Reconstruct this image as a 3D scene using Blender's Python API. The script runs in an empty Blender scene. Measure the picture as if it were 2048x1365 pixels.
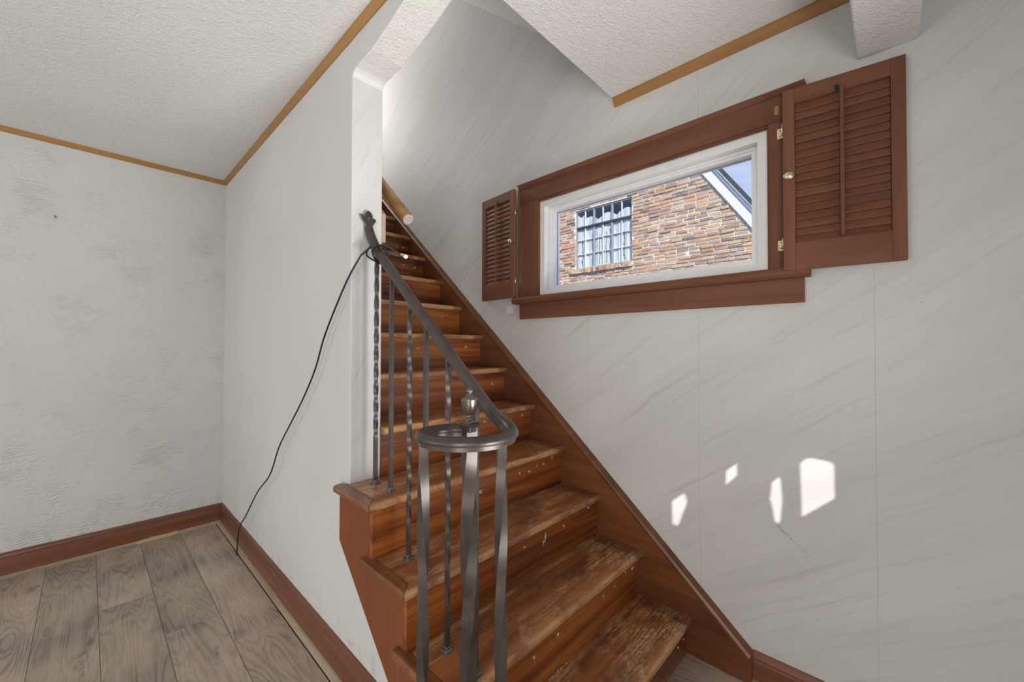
import bpy, bmesh, math, random
from mathutils import Vector, Matrix
random.seed(7)
SC = bpy.context.scene
COL = SC.collection
R = math.radians

# ------------------------------------------------------------------ camera
CAM = Vector((-0.65972, -1.04391, 1.25964))
YAW, PITCH, ROLL, FPX = R(46.5942), R(0.84483), R(0.11839), 802.69
fw = Vector((math.sin(YAW) * math.cos(PITCH), math.cos(YAW) * math.cos(PITCH), math.sin(PITCH)))
rt = Vector((math.cos(YAW), -math.sin(YAW), 0))
up = rt.cross(fw)
rt, up = rt * math.cos(ROLL) + up * math.sin(ROLL), up * math.cos(ROLL) - rt * math.sin(ROLL)
cd = bpy.data.cameras.new('camera')
cam = bpy.data.objects.new('camera', cd)
COL.objects.link(cam)
cam.matrix_world = Matrix(((rt.x, up.x, -fw.x, CAM.x), (rt.y, up.y, -fw.y, CAM.y), (rt.z, up.z, -fw.z, CAM.z), (0, 0, 0, 1)))
cd.sensor_fit = 'HORIZONTAL'
cd.sensor_width = 36
cd.lens = FPX / 2048 * 36
cd.clip_start = .02
SC.camera = cam

# ------------------------------------------------------------------ light
vs = SC.view_settings
vs.view_transform = 'Standard'
vs.look = 'None'
vs.gamma = 1
vs.exposure = 0.07
vs.use_curve_mapping = False
SC.cycles.use_denoising = True
SC.cycles.max_bounces = 6
SC.cycles.diffuse_bounces = 3
SC.cycles.glossy_bounces = 3
SC.cycles.use_light_tree = False
SC.cycles.use_adaptive_sampling = True
SC.cycles.adaptive_threshold = .08
SC.cycles.sample_clamp_indirect = 6

w = bpy.data.worlds.new('sky')
SC.world = w
w.use_nodes = True
nt = w.node_tree
bg = nt.nodes['Background']
tc = nt.nodes.new('ShaderNodeTexCoord')
mp = nt.nodes.new('ShaderNodeMapping'); mp.inputs['Scale'].default_value = (2.2, 2.2, 9)
nz = nt.nodes.new('ShaderNodeTexNoise'); nz.inputs['Scale'].default_value = 1.6; nz.inputs['Detail'].default_value = 5
cr = nt.nodes.new('ShaderNodeValToRGB')
cr.color_ramp.elements[0].position = .40; cr.color_ramp.elements[0].color = (.24, .42, .86, 1)
cr.color_ramp.elements[1].position = .75; cr.color_ramp.elements[1].color = (.66, .75, .92, 1)
nt.links.new(tc.outputs['Generated'], mp.inputs[0]); nt.links.new(mp.outputs[0], nz.inputs[0])
nt.links.new(nz.outputs[0], cr.inputs[0]); nt.links.new(cr.outputs[0], bg.inputs[0])
bg.inputs[1].default_value = 1.0

SUN = Vector((1, 1, -.9)).normalized()
sd = bpy.data.lights.new('sun', 'SUN'); sd.energy = 5.3; sd.angle = R(.25); sd.color = (1, .965, .92)
sun = bpy.data.objects.new('sun', sd); COL.objects.link(sun)
sun.rotation_euler = SUN.to_track_quat('-Z', 'Y').to_euler()

def area(name, loc, d, sx, sy, power, col=(1, .99, .975)):
    l = bpy.data.lights.new(name, 'AREA'); l.shape = 'RECTANGLE'; l.size = sx; l.size_y = sy; l.energy = power; l.color = col
    o = bpy.data.objects.new(name, l); COL.objects.link(o); o.location = loc
    o.rotation_euler = Vector(d).to_track_quat('-Z', 'Y').to_euler()
    return o
# added fill lamps standing in for daylight, before unseen closed window props (built below: window_prop_2 in the near wall, window_prop_3 in the left wall,
# window_prop_4 upstairs at the head of the stairs)
area('added_fill_near', (-2.05, -1.95, .90), (.25, 1, -.08), 1.7, 1.5, 66)
area('added_fill_left', (-3.88, 1.0, 1.20), (1, 0, .3), 2.0, 1.4, 34)
area('added_fill_low', (.32, -1.95, .75), (-.18, 1, .72), .7, 1.0, 14).data.spread = R(80)  # lamp added to brighten the stair-foot ceiling and jamb
area('added_fill_upstairs', (.45, 3.22, 3.75), (-.45, -1, -.15), .7, .7, 36)  # lamp added to lift the dark upper stairwell

# ------------------------------------------------------------------ helpers
def link(name, me, mat=None, parent=None):
    o = bpy.data.objects.new(name, me); COL.objects.link(o)
    if mat is not None and len(me.materials) == 0:
        for m in (mat if isinstance(mat, (list, tuple)) else [mat]): me.materials.append(m)
    if parent is not None: o.parent = parent
    return o
def mesh(name, verts, faces, mat=None, parent=None, smooth=False, bevel=0, segs=2, fix=True):
    me = bpy.data.meshes.new(name)
    me.from_pydata([tuple(v) for v in verts], [], faces)
    if fix:
        b = bmesh.new(); b.from_mesh(me); bmesh.ops.recalc_face_normals(b, faces=b.faces); b.to_mesh(me); b.free()
    if smooth:
        me.polygons.foreach_set('use_smooth', [True] * len(me.polygons))
    o = link(name, me, mat, parent)
    if bevel: bev(o, bevel, segs)
    return o
def bev(o, wd, segs=2):
    m = o.modifiers.new('bevel', 'BEVEL'); m.width = wd; m.segments = segs; m.limit_method = 'ANGLE'; m.angle_limit = R(40)
    return o
BF = [(0, 1, 3, 2), (4, 6, 7, 5), (0, 4, 5, 1), (2, 3, 7, 6), (0, 2, 6, 4), (1, 5, 7, 3)]
def bv(x0, x1, y0, y1, z0, z1):
    return [(x, y, z) for x in (x0, x1) for y in (y0, y1) for z in (z0, z1)]
def box(name, x0, x1, y0, y1, z0, z1, mat=None, parent=None, bevel=0, segs=2):
    return mesh(name, bv(x0, x1, y0, y1, z0, z1), BF, mat, parent, bevel=bevel, segs=segs)
def prism_data(poly, axis, a0, a1):
    f = {'X': lambda a, p: (a, p[0], p[1]), 'Y': lambda a, p: (p[0], a, p[1]), 'Z': lambda a, p: (p[0], p[1], a)}[axis]
    n = len(poly)
    V = [f(a0, p) for p in poly] + [f(a1, p) for p in poly]
    F = [tuple(range(n)), tuple(range(2 * n - 1, n - 1, -1))] + [(i, (i + 1) % n, (i + 1) % n + n, i + n) for i in range(n)]
    return V, F
def prism(name, poly, axis, a0, a1, mat=None, parent=None, bevel=0, segs=2):
    V, F = prism_data(poly, axis, a0, a1)
    return mesh(name, V, F, mat, parent, bevel=bevel, segs=segs)
def frame_mesh(name, axis_x0, axis_x1, o, i, mat, parent, bevel=0):
    # rectangular ring in the y-z plane; o, i = (y0, y1, z0, z1)
    V = []
    for x in (axis_x0, axis_x1):
        for r in (o, i):
            V += [(x, r[0], r[2]), (x, r[1], r[2]), (x, r[1], r[3]), (x, r[0], r[3])]
    F = []
    for k in range(4):
        l = (k + 1) % 4
        F += [(k, l, 4 + l, 4 + k), (8 + k, 12 + k, 12 + l, 8 + l), (k, 8 + k, 8 + l, l), (4 + k, 4 + l, 12 + l, 12 + k)]
    return mesh(name, V, F, mat, parent, bevel=bevel)
def merge(parts):
    V, F = [], []
    for v, f in parts:
        n = len(V); V += list(v); F += [tuple(i + n for i in q) for q in f]
    return V, F
def sweep_data(path, prof, closed_prof=True, scale=None):
    P = [Vector(p) for p in path]; V = []; n = len(prof)
    prev = None
    for i, p in enumerate(P):
        t = (P[min(i + 1, len(P) - 1)] - P[max(i - 1, 0)]).normalized()
        if prev is None:
            s = t.cross(Vector((0, 0, 1)))
            if s.length < 1e-3: s = Vector((1, 0, 0))
            s.normalize()
        else:
            s = prev - t * prev.dot(t); s.normalize()
        prev = s
        u = s.cross(t)
        k = scale[i] if scale else 1
        V += [p + s * a * k + u * b * k for a, b in prof]
    F = []
    for i in range(len(P) - 1):
        for j in range(n):
            F.append((i * n + j, i * n + (j + 1) % n, (i + 1) * n + (j + 1) % n, (i + 1) * n + j))
    F.append(tuple(range(n - 1, -1, -1))); F.append(tuple(range((len(P) - 1) * n, len(P) * n)))
    return V, F
def sweep(name, path, prof, mat, parent=None, smooth=True, scale=None):
    V, F = sweep_data(path, prof, scale=scale)
    return mesh(name, V, F, mat, parent, smooth=smooth)
def circ(r, n=10): return [(r * math.cos(2 * math.pi * i / n), r * math.sin(2 * math.pi * i / n)) for i in range(n)]
def tube(name, path, r, mat, parent=None, n=10, scale=None): return sweep(name, path, circ(r, n), mat, parent, scale=scale)
def catmull(pts, k=8):
    P = [Vector(p) for p in pts]; out = []
    for i in range(len(P) - 1):
        a, b, c, d = P[max(i - 1, 0)], P[i], P[i + 1], P[min(i + 2, len(P) - 1)]
        for j in range(k):
            t = j / k
            out.append(.5 * ((2 * b) + (c - a) * t + (2 * a - 5 * b + 4 * c - d) * t * t + (3 * b - a - 3 * c + d) * t ** 3))
    out.append(P[-1]); return out
def lathe(name, prof, loc, mat, parent=None, n=24):
    V, F = [], []
    for r, z in prof:
        V += [(loc[0] + r * math.cos(2 * math.pi * i / n), loc[1] + r * math.sin(2 * math.pi * i / n), loc[2] + z) for i in range(n)]
    for k in range(len(prof) - 1):
        for i in range(n):
            F.append((k * n + i, k * n + (i + 1) % n, (k + 1) * n + (i + 1) % n, (k + 1) * n + i))
    F.append(tuple(range(n - 1, -1, -1))); F.append(tuple(range((len(prof) - 1) * n, len(prof) * n)))
    return mesh(name, V, F, mat, parent, smooth=True)
def empty(name, loc=(0, 0, 0)):
    o = bpy.data.objects.new(name, None); COL.objects.link(o); o.location = loc; o.empty_display_size = .05
    return o
def tag(o, label, cat, group=None, kind=None):
    o['label'] = label; o['category'] = cat
    if group: o['group'] = group
    if kind: o['kind'] = kind
    return o

# ------------------------------------------------------------------ materials
class NT:
    def __init__(s, name):
        s.m = bpy.data.materials.new(name); s.m.use_nodes = True
        s.t = s.m.node_tree; s.b = s.t.nodes['Principled BSDF']; s.out = s.t.nodes['Material Output']
    def n(s, kind, **kw):
        x = s.t.nodes.new('ShaderNode' + kind)
        for k, v in kw.items():
            if k.startswith('i_'):
                key = k[2:]; key = int(key) if key.isdigit() else key.replace('_', ' ')
                x.inputs[key].default_value = v
            else: setattr(x, k, v)
        return x
    def l(s, a, b): s.t.links.new(a, b)
    def coords(s, scale=(1, 1, 1), rot=(0, 0, 0), obj_rand=0):
        c = s.n('TexCoord'); m = s.n('Mapping'); m.inputs['Scale'].default_value = scale; m.inputs['Rotation'].default_value = rot
        src = c.outputs['Object']
        if obj_rand:
            oi = s.n('ObjectInfo'); v = s.n('VectorMath', operation='MULTIPLY_ADD')
            cb = s.n('CombineXYZ')
            for k in range(3): s.l(oi.outputs['Random'], cb.inputs[k])
            s.l(cb.outputs[0], v.inputs[0]); v.inputs[1].default_value = (obj_rand, obj_rand * 1.7, obj_rand * 2.3); s.l(src, v.inputs[2]); src = v.outputs[0]
        s.l(src, m.inputs['Vector']); return m.outputs[0]
    def noise(s, vec, scale=5, detail=4, rough=.55, dist=0):
        x = s.n('TexNoise'); x.inputs['Scale'].default_value = scale; x.inputs['Detail'].default_value = detail
        x.inputs['Roughness'].default_value = rough; x.inputs['Distortion'].default_value = dist
        s.l(vec, x.inputs['Vector']); return x.outputs[0]
    def ramp(s, fac, stops, interp='LINEAR'):
        x = s.n('ValToRGB'); e = x.color_ramp.elements; x.color_ramp.interpolation = interp
        while len(e) < len(stops): e.new(.5)
        for k, (p, c) in enumerate(stops):
            e[k].position = p; e[k].color = (c if isinstance(c, (tuple, list)) else (c, c, c)) + ((1,) if not isinstance(c, (tuple, list)) or len(c) == 3 else ())
        s.l(fac, x.inputs[0]); return x.outputs[0]
    def mix(s, fac, a, b, mode='MIX'):
        x = s.n('Mix', data_type='RGBA', blend_type=mode)
        for sock, v in ((0, fac), (6, a), (7, b)):
            if hasattr(v, 'links'): s.l(v, x.inputs[sock])
            else: x.inputs[sock].default_value = v if sock == 0 else tuple(v) + ((1,) if len(v) == 3 else ())
        return x.outputs[2]
    def math(s, op, a, b=0, c=0):
        x = s.n('Math', operation=op)
        for k, v in enumerate((a, b, c)):
            if hasattr(v, 'links'): s.l(v, x.inputs[k])
            else: x.inputs[k].default_value = v
        return x.outputs[0]
    def bump(s, h, strength=.3, dist=.01):
        x = s.n('Bump'); x.inputs['Strength'].default_value = strength; x.inputs['Distance'].default_value = dist
        s.l(h, x.inputs['Height']); s.l(x.outputs[0], s.b.inputs['Normal']); return x
    def done(s, col=None, rough=.5, metal=0, spec=.5):
        if col is not None:
            if hasattr(col, 'links'): s.l(col, s.b.inputs['Base Color'])
            else: s.b.inputs['Base Color'].default_value = tuple(col) + (1,)
        if hasattr(rough, 'links'): s.l(rough, s.b.inputs['Roughness'])
        else: s.b.inputs['Roughness'].default_value = rough
        s.b.inputs['Metallic'].default_value = metal; s.b.inputs['Specular IOR Level'].default_value = spec
        return s.m

def m_wallpaper():
    a = NT('marble_wallpaper')
    c = a.n('TexCoord')
    sx = a.n('SeparateXYZ'); a.l(c.outputs['Object'], sx.inputs[0])
    # gentle warp, then rotate in the y-z plane so u runs along the veins
    wn = a.noise(a.coords((1, 1, 1)), 2.2, 2)
    wf = a.math('MULTIPLY', a.math('SUBTRACT', wn, .5), .07)
    ca, sa = math.cos(R(35)), math.sin(R(35))
    y, z = sx.outputs[1], sx.outputs[2]
    xx = a.math('SUBTRACT', y, a.math('MULTIPLY', sx.outputs[0], 3.0))
    u = a.math('SUBTRACT', a.math('MULTIPLY', z, sa), a.math('MULTIPLY', xx, ca))
    v = a.math('ADD', a.math('ADD', a.math('MULTIPLY', xx, sa), a.math('MULTIPLY', z, ca)), wf)
    def streak(su, sv, det, off):
        cb = a.n('CombineXYZ'); a.l(a.math('MULTIPLY', u, su), cb.inputs[0]); a.l(a.math('MULTIPLY', v, sv), cb.inputs[1]); cb.inputs[2].default_value = off
        return a.noise(cb.outputs[0], 1, det, .6)
    s1 = streak(1.3, 26, 4, 3.1)
    s2 = streak(2.0, 95, 3, 9.7)
    broad = streak(.8, 5, 3, 1.3)
    base = a.ramp(broad, [(.3, (.61, .603, .588)), (.7, (.69, .682, .668))])
    l1 = a.ramp(s1, [(.58, 0.0), (.70, 1.0)])
    l2 = a.ramp(s2, [(.55, 0.0), (.72, 1.0)])
    k = a.math('MULTIPLY', l1, .42)
    col = a.mix(k, base, (.47, .455, .435))
    col = a.mix(a.math('MULTIPLY', l2, .24), col, (.45, .44, .42))
    # scuffs
    sp = a.ramp(a.noise(a.coords((1, 1, 1)), 60, 2), [(.76, 0.0), (.80, 1.0)])
    col = a.mix(a.math('MULTIPLY', sp, .3), col, (.25, .23, .2))
    # paper seams every 524 mm
    fr = a.math('FRACT', a.math('DIVIDE', a.math('ADD', y, 10.963), .524))
    d = a.math('LESS_THAN', fr, .004)
    col = a.mix(a.math('MULTIPLY', d, .35), col, (.35, .34, .32))
    a.bump(a.noise(a.coords((1, 1, 1)), 90, 3), .08, .004)
    return a.done(col, .62, spec=.3)
def m_plaster(name, kind, col):
    a = NT(name)
    v = a.coords((1, 1, 1))
    big = a.noise(v, 1.3, 3)
    c = a.ramp(big, [(.3, tuple(x * .94 for x in col)), (.7, tuple(min(1, x * 1.03) for x in col))])
    if kind == 'swirl':
        # trowelled arcs: strokes of a brush bent by a slow noise
        vo = a.n('TexVoronoi', i_Scale=5.0, feature='F1', i_Randomness=1.0); a.l(v, vo.inputs['Vector'])
        wv = a.n('TexWave', wave_type='RINGS', i_Scale=26.0, i_Distortion=9.0, i_Detail=3.0, i_Detail_Scale=.8)
        mixv = a.n('VectorMath', operation='SUBTRACT'); a.l(v, mixv.inputs[0]); a.l(vo.outputs['Position'], mixv.inputs[1])
        off = a.n('VectorMath', operation='ADD'); a.l(mixv.outputs[0], off.inputs[0]); off.inputs[1].default_value = (.09, 0, .06)
        a.l(off.outputs[0], wv.inputs['Vector'])
        amp = a.ramp(a.noise(v, 7, 4), [(.46, .0), (.66, .8)])
        h = a.math('ADD', a.math('MULTIPLY', wv.outputs[1], amp), a.math('MULTIPLY', a.noise(v, 38, 6, .65), 1.3))
        a.bump(h, .6, .007)
    elif kind == 'stipple':
        h = a.math('ADD', a.noise(v, 130, 4, .6), a.math('MULTIPLY', a.noise(v, 45, 3), .8))
        a.bump(h, .8, .007)
    else:
        h = a.math('ADD', a.math('MULTIPLY', a.noise(v, 120, 3), .4), a.noise(v, 18, 3))
        a.bump(h, .25, .006)
    if kind != 'stipple':
        tcc = a.n('TexCoord'); sz = a.n('SeparateXYZ'); a.l(tcc.outputs['Object'], sz.inputs[0])
        low = a.ramp(sz.outputs[2], [(.17, 1.0), (.30, .0)])
        gr = a.math('MULTIPLY', low, a.ramp(a.noise(v, 22, 6, .7), [(.50, 0.0), (.66, 1.0)]))
        c = a.mix(a.math('MULTIPLY', gr, .38), c, (.30, .27, .24))
    sp = a.ramp(a.noise(v, 70, 2), [(.735, 0.0), (.78, 1.0)])
    c = a.mix(a.math('MULTIPLY', sp, .35), c, (.30, .27, .23))
    return a.done(c, .85, spec=.2)
def m_wood(name, dark, mid, light, axis='X', rough=.38, wear=None, scale=1.0, coat=0.0, rot=(0, 0, 0), rnd=3.0, contrast=1.0):
    a = NT(name)
    L, S = 1.1 * scale, 26 * scale
    sc = {'X': (L, S, S), 'Y': (S, L, S), 'Z': (S, S, L)}[axis]
    v = a.coords(sc, rot, rnd)
    g = a.noise(v, 1.0, 6, .62, .35)
    lo = a.coords({'X': (.7, 4, 4), 'Y': (4, .7, 4), 'Z': (4, 4, .7)}[axis], rot, rnd)
    blot = a.noise(lo, 1.2, 3, .5, .3)
    f = a.math('ADD', a.math('MULTIPLY', g, .62), a.math('MULTIPLY', blot, .38))
    col = a.ramp(f, [(.5 - .17 / contrast, dark), (.5, mid), (.5 + .17 / contrast, light)])
    fine = a.noise(a.coords({'X': (6, 240, 240), 'Y': (240, 6, 240), 'Z': (240, 240, 6)}[axis], rot, rnd), 1, 2)
    col = a.mix(a.math('MULTIPLY', a.ramp(fine, [(.5, 0.0), (.75, 1.0)]), .35), col, dark)
    ro = rough
    if wear:
        # foot-worn lacquer: pale scuffed streaks along the board and grey-purple grime
        wn = a.noise(a.coords({'X': (2.2, 5, 5), 'Y': (5, 2.2, 5), 'Z': (5, 5, 2.2)}[axis], rot, rnd), 1.3, 5, .65, .6)
        scr = a.noise(a.coords({'X': (9, 120, 120), 'Y': (120, 9, 120), 'Z': (120, 120, 9)}[axis], rot, rnd), 1, 3)
        spk = a.noise(a.coords({'X': (45, 170, 170), 'Y': (170, 45, 170), 'Z': (170, 170, 45)}[axis], rot, rnd), 1, 3, .7)
        wm = a.math('MULTIPLY', a.ramp(wn, [(.48, 0.0), (.62, 1.0)]), a.ramp(a.math('ADD', a.math('MULTIPLY', scr, .5), a.math('MULTIPLY', spk, .5)), [(.44, .0), (.58, 1.0)]))
        col = a.mix(a.math('MULTIPLY', wm, wear[1]), col, wear[0])
        gn = a.noise(a.coords((4, 6, 6), (0, 0, 0), rnd + 1), 1.6, 6, .68)
        col = a.mix(a.math('MULTIPLY', a.ramp(gn, [(.5, 0.0), (.66, 1.0)]), .7), col, (.075, .035, .034))
        if len(wear) > 2:
            c = a.n('TexCoord'); sp = a.n('SeparateXYZ'); a.l(c.outputs['Object'], sp.inputs[0])
            fr = a.math('FRACT', a.math('DIVIDE', a.math('SUBTRACT', sp.outputs[1], -.6686 - .002), .20515))
            nm = a.math('MULTIPLY', a.ramp(a.math('ADD', fr, a.math('MULTIPLY', a.math('SUBTRACT', wn, .5), .25)), [(.03, 1.0), (.10, 0.0)]), a.ramp(gn, [(.42, 1.0), (.56, .15)]))
            col = a.mix(a.math('MULTIPLY', nm, .7), col, (.56, .33, .15))
            # darker varnish where the carpet runner never reached the wall string
            em = a.ramp(sp.outputs[0], [(.925, 0.0), (.94, 1.0)])
            col = a.mix(a.math('MULTIPLY', em, .45), col, (.05, .018, .008))
        ro = a.math('ADD', a.math('MULTIPLY', wm, .2), rough)
    a.bump(a.math('ADD', a.math('MULTIPLY', g, .6), a.math('MULTIPLY', fine, .4)), .12, .002)
    m = a.done(col, ro)
    a.b.inputs['Coat Weight'].default_value = coat; a.b.inputs['Coat Roughness'].default_value = .25
    return m
def m_simple(name, col, rough=.5, metal=0, spec=.5, noise=None, bumpv=None):
    a = NT(name)
    c = col
    if noise:
        c = a.ramp(a.noise(a.coords((1, 1, 1)), noise[0], 4), [(.3, tuple(x * (1 - noise[1]) for x in col)), (.7, tuple(min(1, x * (1 + noise[1])) for x in col))])
    if bumpv: a.bump(a.noise(a.coords((1, 1, 1)), bumpv[0], 4), bumpv[1], .002)
    return a.done(c, rough, metal, spec)
def m_glass(name, gloss=.06, tint=(1, 1, 1)):
    a = NT(name)
    tr = a.n('BsdfTransparent'); tr.inputs[0].default_value = tint + (1,)
    gl = a.n('BsdfGlossy'); gl.inputs['Roughness'].default_value = .01
    mx = a.n('MixShader'); mx.inputs[0].default_value = gloss
    a.l(tr.outputs[0], mx.inputs[1]); a.l(gl.outputs[0], mx.inputs[2]); a.l(mx.outputs[0], a.out.inputs['Surface'])
    return a.m
def m_laminate():
    a = NT('grey_brown_laminate')
    v0 = a.coords((1, 1, 1), (0, 0, 0), 6)
    wv = a.n('TexNoise', i_Scale=2.4, i_Detail=2.0); a.l(v0, wv.inputs['Vector'])
    # cathedral grain: contour lines of a stretched noise
    st = a.coords((5.5, .8, 1), (0, 0, 0), 6)
    n1 = a.noise(st, 1.0, 2, .4, .5)
    rings = a.math('FRACT', a.math('MULTIPLY', n1, 26))
    rl = a.ramp(rings, [(0, .0), (.35, 1.0), (.75, .85), (1, 0.0)])
    fib = a.noise(a.coords((150, 9, 1), (0, 0, 0), 6), 1, 3)
    blot = a.noise(a.coords((3.5, 2, 1), (0, 0, 0), 6), 1.3, 4, .6)
    oi = a.n('ObjectInfo')
    col = a.ramp(blot, [(.36, (.15, .105, .080)), (.5, (.27, .19, .132)), (.66, (.38, .28, .195))])
    col = a.mix(a.math('MULTIPLY', rl, .45), col, (.45, .335, .235))
    col = a.mix(a.math('MULTIPLY', a.ramp(fib, [(.5, 0.0), (.8, 1.0)]), .55), col, (.13, .095, .072))
    kn = a.ramp(a.noise(a.coords((7, 3.2, 1), (0, 0, 0), 9), 1.4, 4, .65), [(.63, 0.0), (.75, 1.0)])
    col = a.mix(a.math('MULTIPLY', kn, .85), col, (.085, .068, .062))
    hs = a.math('MULTIPLY_ADD', oi.outputs['Random'], .3, 1.15)
    hv = a.n('HueSaturation'); a.l(col, hv.inputs['Color']); a.l(hs, hv.inputs['Value']); hv.inputs['Saturation'].default_value = .68
    a.bump(a.math('ADD', fib, rl), .08, .002)
    return a.done(hv.outputs[0], .42, spec=.4)
def m_brick():
    a = NT('clinker_brick')
    oi = a.n('ObjectInfo'); ge = a.n('NewGeometry')
    r = a.math('FRACT', a.math('ADD', a.math('MULTIPLY', oi.outputs['Random'], 7.31), a.math('MULTIPLY', ge.outputs['Random Per Island'], 13.7)))
    col = a.ramp(r, [(0, (.56, .26, .11)), (.14, (.62, .37, .15)), (.3, (.38, .18, .11)), (.42, (.56, .41, .27)), (.55, (.48, .24, .13)),
                     (.66, (.60, .44, .27)), (.78, (.29, .17, .13)), (.88, (.44, .30, .21)), (.95, (.11, .08, .085))], 'CONSTANT')
    v = a.coords((1, 1, 1))
    n1 = a.noise(v, 26, 4, .6)
    col = a.mix(a.ramp(n1, [(.35, .55), (.6, 0.0)]), col, (.30, .17, .10))
    n2 = a.noise(v, 17, 5, .7)
    col = a.mix(a.math('MULTIPLY', a.ramp(n2, [(.50, 0.0), (.60, 1.0)]), .85), col, (.66, .61, .54))
    a.bump(n1, .5, .01)
    return a.done(col, .9, spec=.2)

M = {}
M['paper'] = m_wallpaper()
M['swirl'] = m_plaster('trowelled_plaster', 'swirl', (.645, .64, .628))
M['smooth'] = m_plaster('painted_plaster', 'smooth', (.66, .652, .638))
M['stipple'] = m_plaster('stippled_plaster', 'stipple', (.78, .77, .755))
M['stipple2'] = m_plaster('cream_stippled_plaster', 'stipple', (.82, .81, .77))
RED = ((.06, .013, .004), (.22, .056, .009), (.38, .12, .020))
M['tread'] = m_wood('worn_tread_wood', (.14, .042, .016), (.35, .122, .038), (.54, .22, .075), 'X', .36, ((.68, .46, .26), .9, 1), 1.0, .25)
M['riser'] = m_wood('lacquered_riser_wood', *RED, 'X', .26, None, .9, .5, contrast=1.5)
M['side'] = m_wood('stained_side_panel_wood', (.13, .034, .010), (.21, .058, .016), (.27, .08, .023), 'Z', .42, None, .7, .1, contrast=.7)
M['skirt'] = m_wood('stained_skirt_wood', (.075, .022, .007), (.165, .052, .015), (.24, .085, .026), 'Y', .42, None, .6, .12, (R(-41), 0, 0))
M['base'] = m_wood('stained_baseboard_wood', (.08, .028, .014), (.175, .060, .028), (.25, .095, .045), 'Y', .4, None, .7, .2)
M['baseX'] = m_wood('stained_baseboard_wood_across', (.08, .028, .014), (.175, .060, .028), (.25, .095, .045), 'X', .4, None, .7, .2)
TRIM = ((.105, .040, .021), (.175, .072, .040), (.24, .106, .062))
M['trimY'] = m_wood('mahogany_trim_across', *TRIM, 'Y', .52, None, .7, 0, contrast=.8)
M['trimZ'] = m_wood('mahogany_trim_upright', *TRIM, 'Z', .52, None, .7, 0, contrast=.8)
for k_ in ('trimY', 'trimZ'):
    M[k_].node_tree.nodes['Principled BSDF'].inputs['Specular IOR Level'].default_value = .22
    M[k_].node_tree.nodes['Principled BSDF'].inputs['Roughness'].default_value = .6
M['oakY'] = m_wood('honey_oak_crown', (.24, .115, .032), (.38, .195, .060), (.46, .25, .085), 'Y', .4, None, .8, .1, contrast=.8)
M['oakX'] = m_wood('honey_oak_crown_across', (.24, .115, .032), (.38, .195, .060), (.46, .25, .085), 'X', .4, None, .8, .1, contrast=.8)
M['oakrail'] = m_wood('varnished_oak_rail', (.20, .09, .022), (.42, .22, .065), (.56, .32, .11), 'Y', .3, None, .8, .3, (R(-41), 0, 0))
M['endgrain'] = m_simple('sawn_end_grain', (.42, .36, .34), .7, noise=(200, .25))
M['shoe'] = m_wood('raw_quarter_round', (.20, .15, .095), (.36, .28, .19), (.48, .39, .28), 'Y', .7, None, 1.2)
M['shoeX'] = m_wood('raw_quarter_round_across', (.20, .15, .095), (.30, .24, .17), (.40, .32, .23), 'X', .7, None, 1.2)
M['iron'] = m_simple('bronzed_wrought_iron', (.078, .061, .054), .40, .5, .5, (35, .25), (220, .15))
M['iron'].node_tree.nodes['Principled BSDF'].inputs['Coat Weight'].default_value = .35
M['iron'].node_tree.nodes['Principled BSDF'].inputs['Coat Roughness'].default_value = .28
M['urn'] = m_simple('tarnished_brass_urn', (.21, .19, .155), .34, .85, .5, (40, .3))
M['shoe_metal'] = m_simple('cast_baluster_shoe', (.20, .19, .185), .32, .8, .5, (80, .3), (150, .2))
M['brass'] = m_simple('pale_brass', (.72, .62, .40), .3, .85, .5, (90, .15))
M['chrome'] = m_simple('nickel_connector', (.80, .78, .74), .2, 1.0)
M['vinyl'] = m_simple('white_vinyl', (.88, .88, .875), .35, 0, .5, (20, .02))
M['cable'] = m_simple('black_cable', (.012, .012, .013), .4, 0, .5)
M['dust'] = m_simple('pale_lint', (.60, .52, .42), .95, 0, .1, (300, .25))
M['glass'] = m_glass('window_glass', .035)
M['nglass'] = m_glass('neighbour_pane_glass', .07, (.95, .97, .98))
M['lam'] = m_laminate()
M['sub'] = m_simple('dark_subfloor', (.10, .075, .05), .9)
M['brick'] = m_brick()
M['mortar'] = m_simple('pale_lime_mortar', (.68, .65, .60), .95, 0, .1, (60, .2), (90, .6))
M['fascia'] = m_simple('white_fascia_paint', (.70, .69, .66), .6, 0, .3, (30, .04))
M['shade_trim'] = m_simple('blue_shade_trim', (.20, .25, .33), .4, 0, .5)  # bluish shade of the roof edge put into the colour
M['shingle'] = m_simple('dark_shingle', (.045, .05, .06), .8, 0, .3, (60, .4))
M['steel'] = m_simple('grey_steel_window', (.30, .32, .34), .5, 0, .4)
M['curtain'] = m_simple('white_curtain', (.74, .73, .70), .9, 0, .1, (14, .05))
M['dark'] = m_simple('near_black_shade', (.02, .025, .03), .9)
M['asphalt'] = m_simple('driveway', (.22, .21, .20), .9, 0, .2, (20, .2))
M['doorwood'] = m_wood('dark_door_wood', *TRIM, 'Z', .45)

# ------------------------------------------------------------------ dimensions from the camera solution
W, T, XS, YC = 1.0287, .1214, .9987, 2.3624
G, RI, Y0, XL, YJ, YE = .20515, .19, -.6686, -.047, .3917, -.1098
ZF, ZC = .04, 2.42
YB = -2.05          # near wall, behind the camera
XW = -4.0           # left wall of the room
YU, ZU = 3.35, 4.4  # head of the stairs
def yk(k): return Y0 + k * G
NOVER = .026        # nosing overhang
NS = 14

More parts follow.
